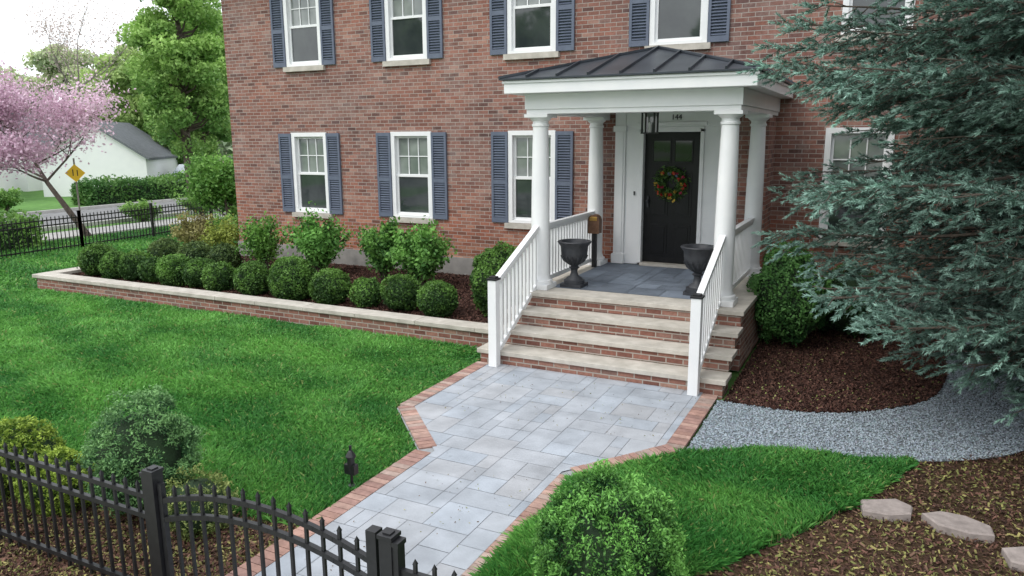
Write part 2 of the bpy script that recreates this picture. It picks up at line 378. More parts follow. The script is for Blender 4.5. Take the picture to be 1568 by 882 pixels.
b.cur=1; b.add([(XL0-e,Yf-e,zr+.002),(XR0+e,Yf-e,zr+.002),(XR0+e,21+e,zr+.002),(XL0-e,21+e,zr+.002),(XL0+4,16.7,zr+2.3),(XR0-4,16.7,zr+2.3)],[(0,1,5,4),(1,2,5),(2,3,4,5),(3,0,4)])
b.obj('roof',[M_white2,M_shingle],house)
def window(xc,z0,z1,k):
    a,c=xc-WW/2,xc+WW/2; y=Yf+.025
    b=B(); t=.085
    b.box(a+.002,a+t,y-.05,y+.06,z0+.002,z1-.002,0); b.box(c-t,c-.002,y-.05,y+.06,z0+.002,z1-.002); b.box(a+t,c-t,y-.05,y+.06,z1-t,z1-.002); b.box(a+t,c-t,y-.055,y+.06,z0+.002,z0+.05)
    zm=z0+(z1-z0)*.49; s=.042
    for (l,h,yy) in ((z0+.05,zm+.02,y+.0),(zm-.02,z1-t,y+.035)):
        b.box(a+t,a+t+s,yy,yy+.03,l,h); b.box(c-t-s,c-t,yy,yy+.03,l,h); b.box(a+t+s,c-t-s,yy,yy+.03,l,l+s*1.2); b.box(a+t+s,c-t-s,yy,yy+.03,h-s,h)
    w0,w1=a+t+s,c-t-s; l,h=zm+.028,z1-t-s
    for q in (1,2): xx=w0+(w1-w0)*q/3; b.box(xx-.009,xx+.009,y+.04,y+.052,l,h)
    zz=(l+h)/2; b.box(w0,w1,y+.041,y+.051,zz-.009,zz+.009)
    b.cur=1; b.add([(w0,y+.022,z0+.09),(w1,y+.022,z0+.09),(w1,y+.022,zm-.02),(w0,y+.022,zm-.02)],[(0,1,2,3)])
    b.cur=2; b.add([(w0,y+.058,l),(w1,y+.058,l),(w1,y+.058,h),(w0,y+.058,h)],[(0,1,2,3)])
    b.box(a-.06,c+.06,Yf-.07,Yf+.0+.02,z0-.10,z0-.005,3)
    b.obj('window_%d'%k,[M_white,M_glassD,M_glassL,M_lime],house)
def shutter(x0,z0,z1,k,w=.33):
    b=B(); y1=Yf-.006; y0=Yf-.045; s=.045
    b.box(x0,x0+s,y0,y1,z0,z1); b.box(x0+w-s,x0+w,y0,y1,z0,z1)
    zm=z0+(z1-z0)*.45
    for l,h in ((z0,z0+.09),(zm-.04,zm+.04),(z1-.07,z1)): b.box(x0+s,x0+w-s,y0+.002,y1,l,h)
    for l,h in ((z0+.09,zm-.04),(zm+.04,z1-.07)):
        n=int((h-l)/.045)
        for i in range(n):
            z=l+(i+.5)*(h-l)/n; b.beam((x0+s,y0+.02,z),(x0+w-s,y0+.02,z),.042,.008,up=(0,-.65,.75))
    b.box(x0+s,x0+w-s,y1-.004,y1-.001,z0+.05,z1-.05)
    b.obj('shutter_%d'%k,[M_shut],house)
k=0
for X_,(z0,z1) in [(x,LZ) for x in lowW]+[(x,UZ) for x in upW]:
    k+=1; window(X_,z0,z1,k)
    if X_>-1: continue
    shutter(X_-WW/2-.335,z0-.0,z1-.02,k*2); shutter(X_+WW/2+.005,z0-.0,z1-.02,k*2+1)
YV=11.66
b=B()
dx0,dx1=-3.44,-2.56; sx0,sx1=-3.90,-2.08
for x0,x1 in ((-4.30,sx0),(sx1,-1.58)):
    b.add([(x0,YV,.76),(x1,YV,.76),(x1,YV,3.34),(x0,YV,3.34)],[(0,1,2,3)])
b.add([(-1.58,YV,0),(-1.58,Yf,0),(-1.58,Yf,3.34),(-1.58,YV,3.34)],[(0,1,2,3)]); b.add([(-4.30,YV,0),(-4.30,Yf,0),(-4.30,Yf,3.34),(-4.30,YV,3.34)],[(3,2,1,0)])
b.obj('vestibule',[M_brick],house)
b=B()
b.box(sx0,sx0+.17,YV-.05,YV+.1,.762,3.30); b.box(sx1-.17,sx1,YV-.05,YV+.1,.762,3.30)
b.box(sx0+.17,dx0-.06,YV-.015,YV+.1,.762,3.30); b.box(dx1+.06,sx1-.17,YV-.015,YV+.1,.762,3.30)
b.box(sx0+.03,sx0+.14,YV-.066,YV-.05,.95,2.86); b.box(sx1-.14,sx1-.03,YV-.066,YV-.05,.95,2.86)
b.box(sx0-.02,sx0+.19,YV-.09,YV-.0,.762,.92); b.box(sx1-.19,sx1+.02,YV-.09,YV-.0,.762,.92)
b.box(sx0-.02,sx0+.19,YV-.09,YV-.0,2.86,2.95); b.box(sx1-.19,sx1+.02,YV-.09,YV-.0,2.86,2.95)
b.box(dx0-.06,dx0,YV-.04,YV+.12,.79,2.90); b.box(dx1,dx1+.06,YV-.04,YV+.12,.79,2.90)
b.box(dx0-.06,dx1+.06,YV-.04,YV+.12,2.85,2.93); b.box(sx0+.17,sx1-.17,YV-.03,YV+.1,2.93,3.30); b.box(dx0-.1,dx1+.1,YV-.07,YV-.0,2.95,3.0)
b.obj('door_surround',[M_white],house,bevel=.006)
b=B(); b.cur=0
yd=YV+.07
b.box(dx0,dx1,yd,yd+.05,.80,2.85)
zz=[(.92,1.42),(1.55,2.22)]
for l,h in zz:
    for x0,x1 in ((dx0+.12,dx0+.39),(dx1-.39,dx1-.12)):
        b.box(x0,x1,yd-.010,yd-.0,l,h); b.box(x0+.04,x1-.04,yd-.022,yd-.010,l+.04,h-.04)
b.cur=1
for x0,x1 in ((dx0+.14,dx0+.40),(dx1-.40,dx1-.14)): b.box(x0,x1,yd-.006,yd-.001,2.40,2.72)
b.cur=0
for x0,x1 in ((dx0+.12,dx0+.42),(dx1-.42,dx1-.12)):
    b.box(x0,x1,yd-.014,yd-.001,2.37,2.40);b.box(x0,x1,yd-.014,yd-.001,2.72,2.75);b.box(x0,x0+.02,yd-.014,yd-.001,2.4,2.72);b.box(x1-.02,x1,yd-.014,yd-.001,2.4,2.72)
b.obj('door',[M_door,M_glassP],house,bevel=.003)
b=B(); b.box(dx0,dx1,YV-.10,YV+.07,.757,.797,1); b.cur=0
b.lathe((dx0+.07,yd-.05,1.78),[(.02,-.02),(.028,0),(.02,.02)],12); b.box(dx0+.055,dx0+.085,yd-.03,yd-.001,1.68,1.86)
b.lathe((dx0-.13,YV-.035,1.9),[(.012,-.03),(.012,.03)],8)
b.obj('door_hardware',[M_iron,M_lime],house)
tx=bpy.data.curves.new('house_number','FONT'); tx.body='144'; tx.size=.11; tx.extrude=.006; tx.align_x='CENTER'
to=bpy.data.objects.new('house_number',tx); link(to,house); to.location=(-2.93,YV-.045,3.035); to.rotation_euler=(math.pi/2,0,0); tx.materials.append(M_black)
wr=empty('door_wreath'); wc=np.array([-3.0,YV-.0,2.07]); n=1300
a=rng.uniform(0,2*np.pi,n); rr=.185+rng.normal(0,.045,n); C=np.stack([wc[0]+rr*np.cos(a),wc[1]-.0+rng.normal(0,.025,n),wc[2]+rr*np.sin(a)],1)
V,Cc=leaves(C,rng.uniform(.02,.04,n),np.array([.07,.14,.035])*rng.uniform(.5,1.7,(n,1)),aspect=.35)
npmesh('greenery',V,4,Cc,M_leaf,wr)
fl=[];fc=[]
pal=np.array([[.5,.03,.03],[.62,.10,.05],[.62,.42,.08],[.45,.04,.10],[.30,.36,.5]])
for i in range(22):
    a=rng.uniform(0,2*np.pi); q=.185+rng.normal(0,.04); c=np.array([wc[0]+q*math.cos(a),wc[1]-.05,wc[2]+q*math.sin(a)])
    fl.append(c+rng.normal(0,.012,(9,3))); fc.append(np.repeat(pal[rng.integers(0,5)][None],9,0)*rng.uniform(.7,1.2,(9,1)))
fl=np.concatenate(fl);fc=np.concatenate(fc); V,Cc=leaves(fl,.02,fc,aspect=.9); npmesh('flowers',V,4,Cc,M_leaf,wr)

# ------------------------------------------------------------------ porch and steps
porch=empty('entry_porch')
SX0,SX1=-4.44,-1.37; CX=-2.92
b=B()
ys=[7.97,8.29,8.61,8.93]; zt=[.19,.378,.566,.755]
for i in range(4):
    x0=SX0 if i==0 else SX0+.10
    y1=ys[i+1]+.05 if i<3 else 9.0
    z0=0 if i==0 else zt[i-1]
    b.box(x0+.035,SX1-.035,ys[i]+.03,y1,z0-.05 if i==0 else z0+.0,zt[i]-.056,0)
    b.box(x0,SX1,ys[i],(ys[i+1]+.028 if i<3 else 9.36),zt[i]-.055,zt[i],1)
b.box(SX0+.13,SX1-.03,9.0,Yf-.002,0,.699,0)
b.box(SX0+.10,-4.02,9.361,11.66,.70,.755,1); b.box(-1.80,SX1,9.361,11.66,.70,.755,1); 
b.box(-4.019,-1.801,9.361,11.66,.68,.745,2)
b.box(SX0+.10,-4.301,11.661,Yf-.003,.70,.755,1)
b.obj('steps_and_deck',[M_brick2,M_lime,M_joint],porch,bevel=.005)
b=B()
for (x,y,a,c) in ashlar(-4.02,9.36,-1.80,11.66,.15):
    q=clip([(x+.004,y+.004),(x+a-.004,y+.004),(x+a-.004,y+c-.004),(x+.004,y+c-.004)],[(-4.015,9.365),(-1.805,9.365),(-1.805,11.655),(-4.015,11.655)])
    v=random.uniform(.75,1.2); b.col=(.17*v,.20*v,.245*v)
    if len(q)>2: b.add([(i,j,.756) for i,j in q],[tuple(range(len(q)))])
b.obj('bluestone_floor',[M_paver],porch)
cols=[(-4.147,9.27),(-1.697,9.27),(-4.147,11.42),(-1.697,11.42)]
prof=[(.165,0.07),(.168,.09),(.165,.115),(.140,.125),(.138,.14),(.128,.16),(.125,.2),(.1245,.8),(.118,1.4),(.108,1.9),(.102,2.16),(.115,2.17),(.115,2.195),(.103,2.205),(.103,2.235),(.14,2.265),(.148,2.28)]
for i,(x,y) in enumerate(cols):
    b=B(); b.lathe((x,y,.756),prof,32); b.obj('column_%d'%(i+1),[M_white],porch,smooth=True)
    b=B(); b.box(x-.17,x+.17,y-.17,y+.17,.756,.825); b.box(x-.165,x+.165,y-.165,y+.165,3.036,3.08); b.obj('column_blocks_%d'%(i+1),[M_white],porch,bevel=.004)
b=B()
bx0,bx1,by0=-4.147-.14,-1.697+.14,9.27-.14
def ring(x0,x1,y0,y1,t,z0,z1):
    b.box(x0,x1,y0,y0+t,z0,z1); b.box(x0,x0+t,y0+t,y1,z0,z1); b.box(x1-t,x1,y0+t,y1,z0,z1)
ring(bx0,bx1,by0,Yf-.002,.28,3.081,3.14); ring(bx0-.018,bx1+.018,by0-.018,Yf-.002,.3,3.14,3.335)
b.box(bx0-.2,bx1+.2,by0-.2,Yf-.002,3.336,3.352)
b.box(bx0+.28,bx1-.28,by0+.28,YV-.0,3.30,3.335)
ex0,ex1,ey0=-4.50,-1.36,8.90
ring(ex0,ex1,ey0,Yf-.002,.03,3.335,3.50)
ring(ex0-.02,ex1+.02,ey0-.02,Yf-.002,.02,3.46,3.49)
b.obj('entablature',[M_white],porch,bevel=.004)
b=B(); g=.05; rx0,rx1,ry0=ex0-g,ex1+g,ey0-g; hw=(rx1-rx0)/2; ze=3.52; za=3.965; rc=(rx0+rx1)/2; ya=ry0+hw
A=(rx0,ry0,ze);Bq=(rx1,ry0,ze);C1=(rx1,Yf,ze);D1=(rx0,Yf,ze);AP=(rc,ya,za);AW=(rc,Yf,za)
b.add([A,Bq,C1,D1,AP,AW],[(0,1,4),(1,2,5,4),(3,0,4,5)])
b.add([A,Bq,C1,D1]+[(x,y,z-.02) for x,y,z in (A,Bq,C1,D1)],[(0,4,5,1),(1,5,6,2),(3,7,4,0),(4,7,6,5)])
sl=(za-ze)/hw
def seam(p0,p1,w=.022,h=.035):
    p0=Vector(p0)+Vector((0,0,h/2));p1=Vector(p1)+Vector((0,0,h/2)); b.beam(p0,p1,w,h)
sp=.41
n=int(hw/sp)
for i in range(-n,n+1):
    x=rc+i*sp; d=hw-abs(i*sp); seam((x,ry0,ze),(x,ry0+d,ze+sl*d))
y=ry0+sp
while y<Yf-.1:
    d=min(hw,y-ry0); seam((rx1,y,ze),(rx1-d,y,ze+sl*d)); seam((rx0,y,ze),(rx0+d,y,ze+sl*d)); y+=sp
seam(A,AP,.05,.03); seam(Bq,AP,.05,.03); seam(AP,AW,.05,.03)
b.obj('metal_roof',[M_roofm],porch)
def railing(name,p0,p1,bot0,bot1,top0,top1):
    b=B(); x=p0[0]; y0,y1=p0[1],p1[1]
    b.beam((x,y0,top0),(x,y1,top1),.075,.05); b.beam((x,y0,top0-.045),(x,y1,top1-.045),.045,.05); b.beam((x,y0,bot0),(x,y1,bot1),.05,.06)
    n=int(abs(y1-y0)/.105)
    for i in range(n):
        t=(i+.5)/n; y=y0+(y1-y0)*t; b.box(x-.017,x+.017,y-.017,y+.017,bot0+(bot1-bot0)*t+.02,top0+(top1-top0)*t-.05)
    b.obj(name,[M_white],porch)
for nm,x in (('left',-4.147),('right',-1.697)):
    railing('stair_rail_'+nm,(x,7.93),(x,9.15),.16,.83,1.07,1.60)
    railing('porch_rail_'+nm,(x,9.40),(x,11.30),.85,.85,1.60,1.60)
    b=B(); b.box(x-.055,x+.055,7.835,7.945,0.02,1.10,0); b.box(x-.065,x+.065,7.825,7.955,1.10,1.125,1); b.box(x-.045,x+.045,7.845,7.935,1.125,1.145,1)
    b.obj('newel_'+nm,[M_white,M_black],porch,bevel=.004)
lan=empty('hanging_lantern'); b=B(); lx,ly=-2.98,10.35; z0,z1=2.84,3.10; s=.085
for i in (-1,1):
    for j in (-1,1): b.box(lx+i*s-.011,lx+i*s+.011,ly+j*s-.011,ly+j*s+.011,z0,z1)
b.box(lx-s-.015,lx+s+.015,ly-s-.015,ly+s+.015,z0-.018,z0); b.box(lx-s-.015,lx+s+.015,ly-s-.015,ly+s+.015,z1,z1+.02)
b.lathe((lx,ly,z1+.015),[(.08,0),(.03,.04),(.02,.07)],12); b.tube([(lx,ly,z1+.08),(lx,ly,3.30)],[.008,.008],6)
b.cur=1; b.lathe((lx,ly,z0),[(.022,0),(.022,.12),(.012,.14)],10)
b.cur=2; b.box(lx-s+.012,lx+s-.012,ly+s-.004,ly+s+.002,z0+.002,z1-.002)
b.obj('frame',[M_black,M_white,M_glassL],lan)
urnp=[(.145,0),(.145,.05),(.12,.055),(.105,.08),(.06,.11),(.045,.16),(.05,.2),(.075,.22),(.05,.24),(.07,.27),(.13,.32),(.175,.39),(.185,.46),(.19,.52),(.225,.565),(.235,.58),(.225,.592),(.185,.59),(.16,.54)]
for (x,y) in ((-3.76,9.55),(-2.10,9.72)):
    b=B(); b.box(x-.15,x+.15,y-.15,y+.15,.757,.80); b.lathe((x,y,.798),urnp,28)
    for i in range(14):
        a=2*math.pi*i/14; b.tube([(x+.075*math.cos(a),y+.075*math.sin(a),1.07),(x+.14*math.cos(a),y+.14*math.sin(a),1.125),(x+.185*math.cos(a),y+.185*math.sin(a),1.19)],[.012,.018,.008],6)
    b.obj('garden_urn',[M_iron],smooth=True)
b=B(); mx_,my,mz=-4.04,11.12,1.30; n=12; pts=[(-.09,0),( .09,0),(.09,.20)]+[(.09*math.cos(t),.20+.09*math.sin(t)) for t in np.linspace(.15,math.pi-.15,8)]+[(-.09,.20)]
vs=[(mx_+q[0],my-.07,mz+q[1]) for q in pts]+[(mx_+q[0],my+.07,mz+q[1]) for q in pts]; k=len(pts)
b.cur=0; b.add(vs,[tuple(range(k)),tuple(range(2*k-1,k-1,-1))]+[(i,(i+1)%k,(i+1)%k+k,i+k) for i in range(k)])
b.cur=1; b.box(mx_-.06,mx_+.06,my-.080,my-.071,mz+.20,mz+.26); b.cur=2; b.box(mx_-.035,mx_+.035,my-.03,my+.03,.757,mz-.001)
b.obj('mailbox',[M_wood,M_brass,M_black],bevel=.003)

# ------------------------------------------------------------------ raised bed
bed=empty('retaining_wall')
b=B(); b.box(-14.35,-4.45,YW+.04,YW+.26,-.05,.215,0); b.box(-14.35,-14.12,YW+.26,11.8,-.05,.215,0)
b.cur=1
x=-14.42
while x<-4.5:
    x2=min(x+random.uniform(.85,1.05),-4.44); b.box(x+.003,x2-.003,YW+random.uniform(-.003,.003),YW+.30,.216,.276+random.uniform(-.002,.002)); x=x2
b.box(-14.42,-14.10,YW+.301,11.85,.216,.276,1); b.obj('wall_and_cap',[M_brick2,M_lime],bed,bevel=.004)
b=B(); b.box(-14.12,-4.34,YW+.26,Yf-.04,-.04,.19); b.obj('planting_soil',[M_mulch],bed)

# ------------------------------------------------------------------ scatter
def scatter(poly,n):
    P=np.array(poly); lo=P.min(0);hi=P.max(0); x=rng.uniform(lo[0],hi[0],n);y=rng.uniform(lo[1],hi[1],n); k=pip(x,y,poly); return x[k],y[k]
def chips(name,poly,n,z,pal,s0,s1,asp,mat=M_chip):
    x,y=scatter(poly,n); n=len(x); C=np.stack([x,y,z+rng.uniform(0,.018,n)],1)
    nn=unit(rng.normal(size=(n,3))*.6+np.array([0,0,1])); 
    a=unit(np.cross(nn,rng.normal(size=(n,3)))); bb=np.cross(nn,a); s=rng.uniform(s0,s1,n)[:,None]
    V=np.stack([C-a*s-bb*s*asp,C+a*s-bb*s*asp,C+a*s+bb*s*asp,C-a*s+bb*s*asp],1).reshape(-1,3)
    pal=np.array(pal); c=pal[rng.integers(0,len(pal),n)]*rng.uniform(.6,1.4,(n,1))
    return npmesh(name,V,4,np.repeat(c,4,axis=0),mat)
red=[(.105,.048,.036),(.07,.034,.026),(.14,.073,.054),(.04,.021,.017)]
mix=[(.11,.055,.038),(.07,.037,.026),(.16,.095,.065),(.15,.075,.055),(.27,.24,.09),(.18,.19,.06),(.05,.027,.02)]
chips('mulch_chips',mulchN,60000,.008,red,.008,.028,.28)
chips('mulch_chips.001',[(-14.1,8.84),(-4.4,8.84),(-4.4,12.3),(-14.1,12.3)],45000,.192,red,.01,.03,.3)
chips('mulch_chips.002',[(-2.05,2.4),(2.6,2.4),(2.6,11),(1.85,11),(1.85,9.4),(1.4,7.75),(.45,7.05),(.05,6.1),(-.65,4.8),(-1.6,3.5),(-2.05,3.4)],90000,-.012,mix,.006,.022,.35)
chips('mulch_chips.003',[(-8,2.0),(-3.64,2.0),(-3.64,4.0),(-5.6,3.8),(-8,3.6)],60000,-.014,mix,.006,.022,.35)
chips('fallen_seeds',mulchN,900,.02,[(.22,.26,.08),(.30,.30,.12)],.006,.014,.5)
chips('fallen_seeds.001',[(-4.2,6.3),(-1.6,6.4),(-1.6,7.9),(-4.2,7.9)],160,.024,[(.20,.22,.08),(.28,.26,.12),(.15,.10,.06)],.004,.009,.5)
chips('fallen_seeds.002',[(-3.4,3.0),(-2.3,3.0),(-2.3,5.4),(-3.4,5.4)],110,.024,[(.20,.22,.08),(.28,.26,.12),(.15,.10,.06)],.004,.008,.5)
x,y=scatter(gravel,75000); n=len(x); C=np.stack([x,y,rng.uniform(.0,.012,n)],1); s=rng.uniform(.006,.013,n)[:,None]
a=unit(np.concatenate([rng.normal(size=(n,2)),rng.normal(size=(n,1))*.3],1)); nz=unit(rng.normal(size=(n,3))*.35+np.array([0,0,1])); bb=unit(np.cross(nz,a)); a=np.cross(bb,nz)
p4=[C+a*s*1.2,C+bb*s*.9,C-a*s*1.1,C-bb*s]; tp=C+nz*s*.9
V=np.stack([np.stack([p4[i],p4[(i+1)%4],tp],1) for i in range(4)],1).reshape(-1,3)
c=np.array([.315,.365,.405])*rng.uniform(.6,1.3,(n,1))+rng.normal(0,.010,(n,3)); npmesh('gravel',V,3,np.repeat(c,12,axis=0),M_chip)

def grass(name,poly,n,h0,h1,dens=True,dark=1.0,seed=0):
    x,y=scatter(poly,n)
    d=np.sqrt(x*x+y*y)
    if dens:
        k=rng.uniform(0,1,len(x))<np.clip((5.5/d)**1.5,.05,1); x,y,d=x[k],y[k],d[k]
    n=len(x); P=np.stack([x,y,np.full(n,-.012)],1)
    q=np.stack([x,y*1.0,np.zeros(n)],1)
    clump=sn(q,2.4); big=sn(q+9,.55); streak=np.sin((x*.5+y*1.6)*3.2+1.5*sn(q,.7))*.5+sn(q*np.array([.5,2.2,1]),1.8)*.6
    hh=rng.uniform(h0,h1,n)*(1+.28*clump)
    wdt=.0038*np.clip(d/4.5,1,4)
    lean=rng.normal(size=(n,3))*.42; lean[:,2]=1; lean[:,:2]+=np.stack([sn(q+3,3.2),sn(q+7,3.2)],1)*.45; dr=unit(lean)
    sdv=unit(np.cross(dr,rng.normal(size=(n,3))))*wdt[:,None]
    mid=P+dr*(hh*.6)[:,None]; tip=P+dr*hh[:,None]+np.stack([lean[:,0],lean[:,1],-np.abs(rng.normal(0,.4,n))],1)*(hh*.35)[:,None]
    V=np.stack([P-sdv,P+sdv,mid+sdv*.9,tip],1).reshape(-1,3)
    base=np.array([.052,.21,.042]); light=np.array([.19,.46,.095])
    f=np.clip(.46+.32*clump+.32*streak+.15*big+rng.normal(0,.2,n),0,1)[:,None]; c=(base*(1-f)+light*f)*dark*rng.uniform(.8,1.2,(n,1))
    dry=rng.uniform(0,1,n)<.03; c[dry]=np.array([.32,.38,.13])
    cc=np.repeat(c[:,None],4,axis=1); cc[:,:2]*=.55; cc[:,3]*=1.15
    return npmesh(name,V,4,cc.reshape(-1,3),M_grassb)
grass('lawn_grass',[(-14.5,3.6),(-5.6,3.72),(-4.6,3.92),(-3.64,3.98),(-3.64,5.34),(-4.44,6.18),(-4.44,7.95),(-4.62,8.54),(-14.5,8.54)],640000,.045,.085)
grass('lawn_grass.001',[(-20.8,3.4),(-14.4,3.5),(-14.4,12.2),(-17,12.6),(-17,20),(-20.8,20)],240000,.05,.09)
grass('lawn_grass.002',lawnR,120000,.06,.115,dens=False)
grass('lawn_grass.003',[(-2.06,3.6),(-2.06,5.3),(-1.9,5.3),(-1.9,3.6)],5000,.07,.13,dens=False)
grass('lawn_grass.004',[(-5.4,3.55),(-3.6,3.85),(-3.6,4.02),(-5.4,3.8)],2500,.05,.10,dens=False)

SHP=[[(-.20,-.10),(-.02,-.15),(.16,-.12),(.22,.02),(.13,.14),(-.05,.10),(-.17,.08)],[(-.26,-.02),(-.12,-.14),(.10,-.13),(.25,-.05),(.21,.09),(.02,.15),(-.16,.11)],[(-.2,-.12),(.05,-.17),(.24,-.06),(.20,.12),(-.02,.16),(-.22,.06)]]
for (x,y,sh_,rot) in ((.20,5.95,SHP[0],.3),(.68,5.90,SHP[1],-.25),(1.12,5.60,SHP[2],.1)):
    b=B(); v=random.uniform(.95,1.05); b.col=(.31*v,.265*v,.245*v); n=len(sh_)
    P_=[(x+px*.92*math.cos(rot)-py*.92*math.sin(rot),y+px*.92*math.sin(rot)+py*.92*math.cos(rot)) for px,py in sh_]
    top=[(q[0],q[1],.035+random.uniform(-.008,.008)) for q in P_]; inn=[(x+(q[0]-x)*.93,y+(q[1]-y)*.93,.048) for q in P_]
    vs=[(q[0],q[1],-.02) for q in P_]+top+inn
    fs=[(i,(i+1)%n,(i+1)%n+n,i+n) for i in range(n)]+[(i+n,(i+1)%n+n,(i+1)%n+2*n,i+2*n) for i in range(n)]+[tuple(range(2*n,3*n))]
    b.add(vs,fs); b.obj('stepping_stone',[M_attr])

# ------------------------------------------------------------------ shrubs
def core(parent,c,rx,ry,rz):
    b=B(); n=14; m=10; vs=[];fs=[]
    for j in range(m+1):
        t=math.pi*j/m
        for i in range(n):
            a=2*math.pi*i/n; k=1+random.uniform(-.06,.06); vs.append((c[0]+rx*k*math.sin(t)*math.cos(a),c[1]+ry*k*math.sin(t)*math.sin(a),c[2]+rz*k*math.cos(t)))
    for j in range(m):
        for i in range(n): fs.append((j*n+i,(j+1)*n+i,(j+1)*n+(i+1)%n,j*n+(i+1)%n))
    b.add(vs,fs); b.obj('core',[M_core],parent,smooth=True)
def shell(n,c,rx,ry,rz,lump=.08,ls=3.,low=-.85,thick=.16):
    d=unit(rng.normal(size=(int(n*1.4),3))); d=d[d[:,2]>low][:n]
    k=(1+lump*sn(d*ls+np.array(c)*3,1.3))*(1-np.abs(rng.normal(0,thick*.5,len(d))))
    P=d*k[:,None]*np.array([rx,ry,rz])+np.array(c); return P,d,k
def boxwood(c,rx,rz,n=4200,size=.017,c0=(.032,.085,.018),c1=(.15,.30,.058),lump=.07,name='boxwood_shrub'):
    e=empty(name); core(e,c,rx*.84,rx*.84,rz*.84)
    P,d,k=shell(n,c,rx,rx,rz,lump)
    s_=rng.uniform(0,1,len(P))<.03; P[s_]+=d[s_]*rng.uniform(.01,.05,(s_.sum(),1))
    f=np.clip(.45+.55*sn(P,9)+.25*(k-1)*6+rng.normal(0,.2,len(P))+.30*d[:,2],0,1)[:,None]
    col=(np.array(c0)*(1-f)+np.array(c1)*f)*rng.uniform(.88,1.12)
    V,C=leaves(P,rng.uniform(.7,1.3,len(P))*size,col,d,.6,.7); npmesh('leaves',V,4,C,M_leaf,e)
bxs=[(-13.55,.36),(-12.98,.28),(-12.45,.30),(-11.98,.27),(-11.35,.32),(-10.80,.30),(-10.24,.27),(-9.45,.31),(-8.60,.39),(-7.80,.31),(-7.14,.25),(-6.50,.31),(-5.80,.30)]
for x,rad in bxs:
    boxwood((x,9.30+random.uniform(-.06,.06),.19+rad*.84),rad,rad*random.uniform(.88,1.02),n=int(5200*(rad/.33)**2),size=.015+.0006*abs(x),lump=random.uniform(.06,.14))
boxwood((-5.05,9.75,.68),.43,.56,9000,.021,lump=.14,name='arborvitae_shrub')
for x,rad in ((-13.6,.34),(-12.7,.36),(-11.9,.33)): boxwood((x,10.9,.38),rad,.34,3000,.026,(.03,.07,.02),(.13,.20,.06))
boxwood((-1.02,10.40,.66),.52,.66,12000,.022,(.03,.10,.028),(.13,.30,.08),.2,'yew_shrub')
boxwood((-.35,11.3,.5),.5,.5,8000,.022,(.02,.06,.02),(.07,.17,.05),.2,'yew_shrub')
def loosebush(c,w,h,n,size,c0,c1,name,stems=26):
    e=empty(name); b=B(); tips=[]
    for i in range(stems):
        a=random.uniform(0,6.28); rr=w*random.uniform(.25,1.0); hh=h*random.uniform(.55,1.02)*(1-.25*(rr/w)**2)
        p0=Vector((c[0]+random.uniform(-.06,.06),c[1]+random.uniform(-.06,.06),c[2])); p2=p0+Vector((rr*math.cos(a),rr*math.sin(a),hh)); p1=p0+Vector((rr*.35*math.cos(a),rr*.35*math.sin(a),hh*.6))
        b.tube([p0,p1,p2],[.012,.008,.004],4)
        for t in np.linspace(.3,1,7):
            q=(p1.lerp(p2,(t-.4)/.6) if t>.4 else p0.lerp(p1,t/.4)); tips.append(q)
    b.obj('stems',[M_bark],e); T=np.array(tips); P=T[rng.integers(0,len(T),n)]+rng.normal(0,.075,(n,3))
    f=np.clip(.45+.5*sn(P,6)+.5*(P[:,2]-c[2])/h-.2+rng.normal(0,.2,n),0,1)[:,None]
    out=unit(P-np.array([c[0],c[1],c[2]+.2*h])); V,C=leaves(P,rng.uniform(.6,1.3,n)*size,np.array(c0)*(1-f)+np.array(c1)*f,out,.6,.4); npmesh('leaves',V,4,C,M_leaf,e)
G0=(.05,.15,.03);G1=(.21,.43,.08)
loosebush((-11.1,11.2,.19),.42,1.05,3600,.036,G0,G1,'hydrangea_bush')
loosebush((-9.65,11.2,.19),.58,1.25,5800,.038,G0,(.19,.43,.09),'hydrangea_bush')
loosebush((-8.1,11.1,.19),.50,1.12,5000,.038,G0,(.21,.43,.09),'hydrangea_bush')
loosebush((-7.15,10.9,.19),.55,1.12,4800,.040,G0,(.22,.46,.10),'hydrangea_bush')
loosebush((-13.6,12.6,.0),.5,1.0,3500,.035,(.10,.15,.02),(.33,.40,.08),'forsythia_bush')
loosebush((-14.8,12.9,.0),.6,1.05,4200,.04,(.14,.12,.05),(.34,.32,.12),'forsythia_bush')
def tufty(c,rx,rz,nt_,c0,c1,name,ts=.085,per=60,ls=.014,lump=.12):
    e=empty(name); core(e,c,rx*.80,rx*.80,rz*.80)
    P,d,k=shell(nt_,c,rx*.92,rx*.92,rz*.92,lump,3,-.8,.10)
    n=len(P); up_=unit(d+np.array([0,0,.55])+rng.normal(0,.25,d.shape))
    o_=unit(rng.normal(size=(n,per,3))+up_[:,None]*.9)*rng.uniform(.35,1,(n,per,1))*(ts*rng.uniform(.65,1.25,(n,1,1)))
    Q=P[:,None]+o_; hgt=(o_*up_[:,None]).sum(-1)/ts
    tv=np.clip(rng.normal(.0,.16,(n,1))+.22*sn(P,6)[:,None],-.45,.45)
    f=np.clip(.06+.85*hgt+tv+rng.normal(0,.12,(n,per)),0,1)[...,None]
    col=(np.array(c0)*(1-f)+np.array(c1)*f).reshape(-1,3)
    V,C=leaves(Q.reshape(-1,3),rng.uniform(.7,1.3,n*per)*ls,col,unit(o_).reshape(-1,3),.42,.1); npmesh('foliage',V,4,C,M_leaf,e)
tufty((-1.30,3.92,.36),.42,.425,330,(.018,.080,.020),(.23,.53,.11),'globe_arborvitae_shrub',ts=.090,per=130,ls=.0125,lump=.18)
tufty((-4.85,3.50,.42),.36,.46,300,(.028,.095,.036),(.25,.47,.17),'dwarf_spruce_shrub',ts=.088,per=85,ls=.013,lump=.26)
tufty((-6.20,3.38,.22),.36,.30,330,(.09,.17,.02),(.46,.60,.10),'spirea_shrub',ts=.06,per=45,ls=.014)
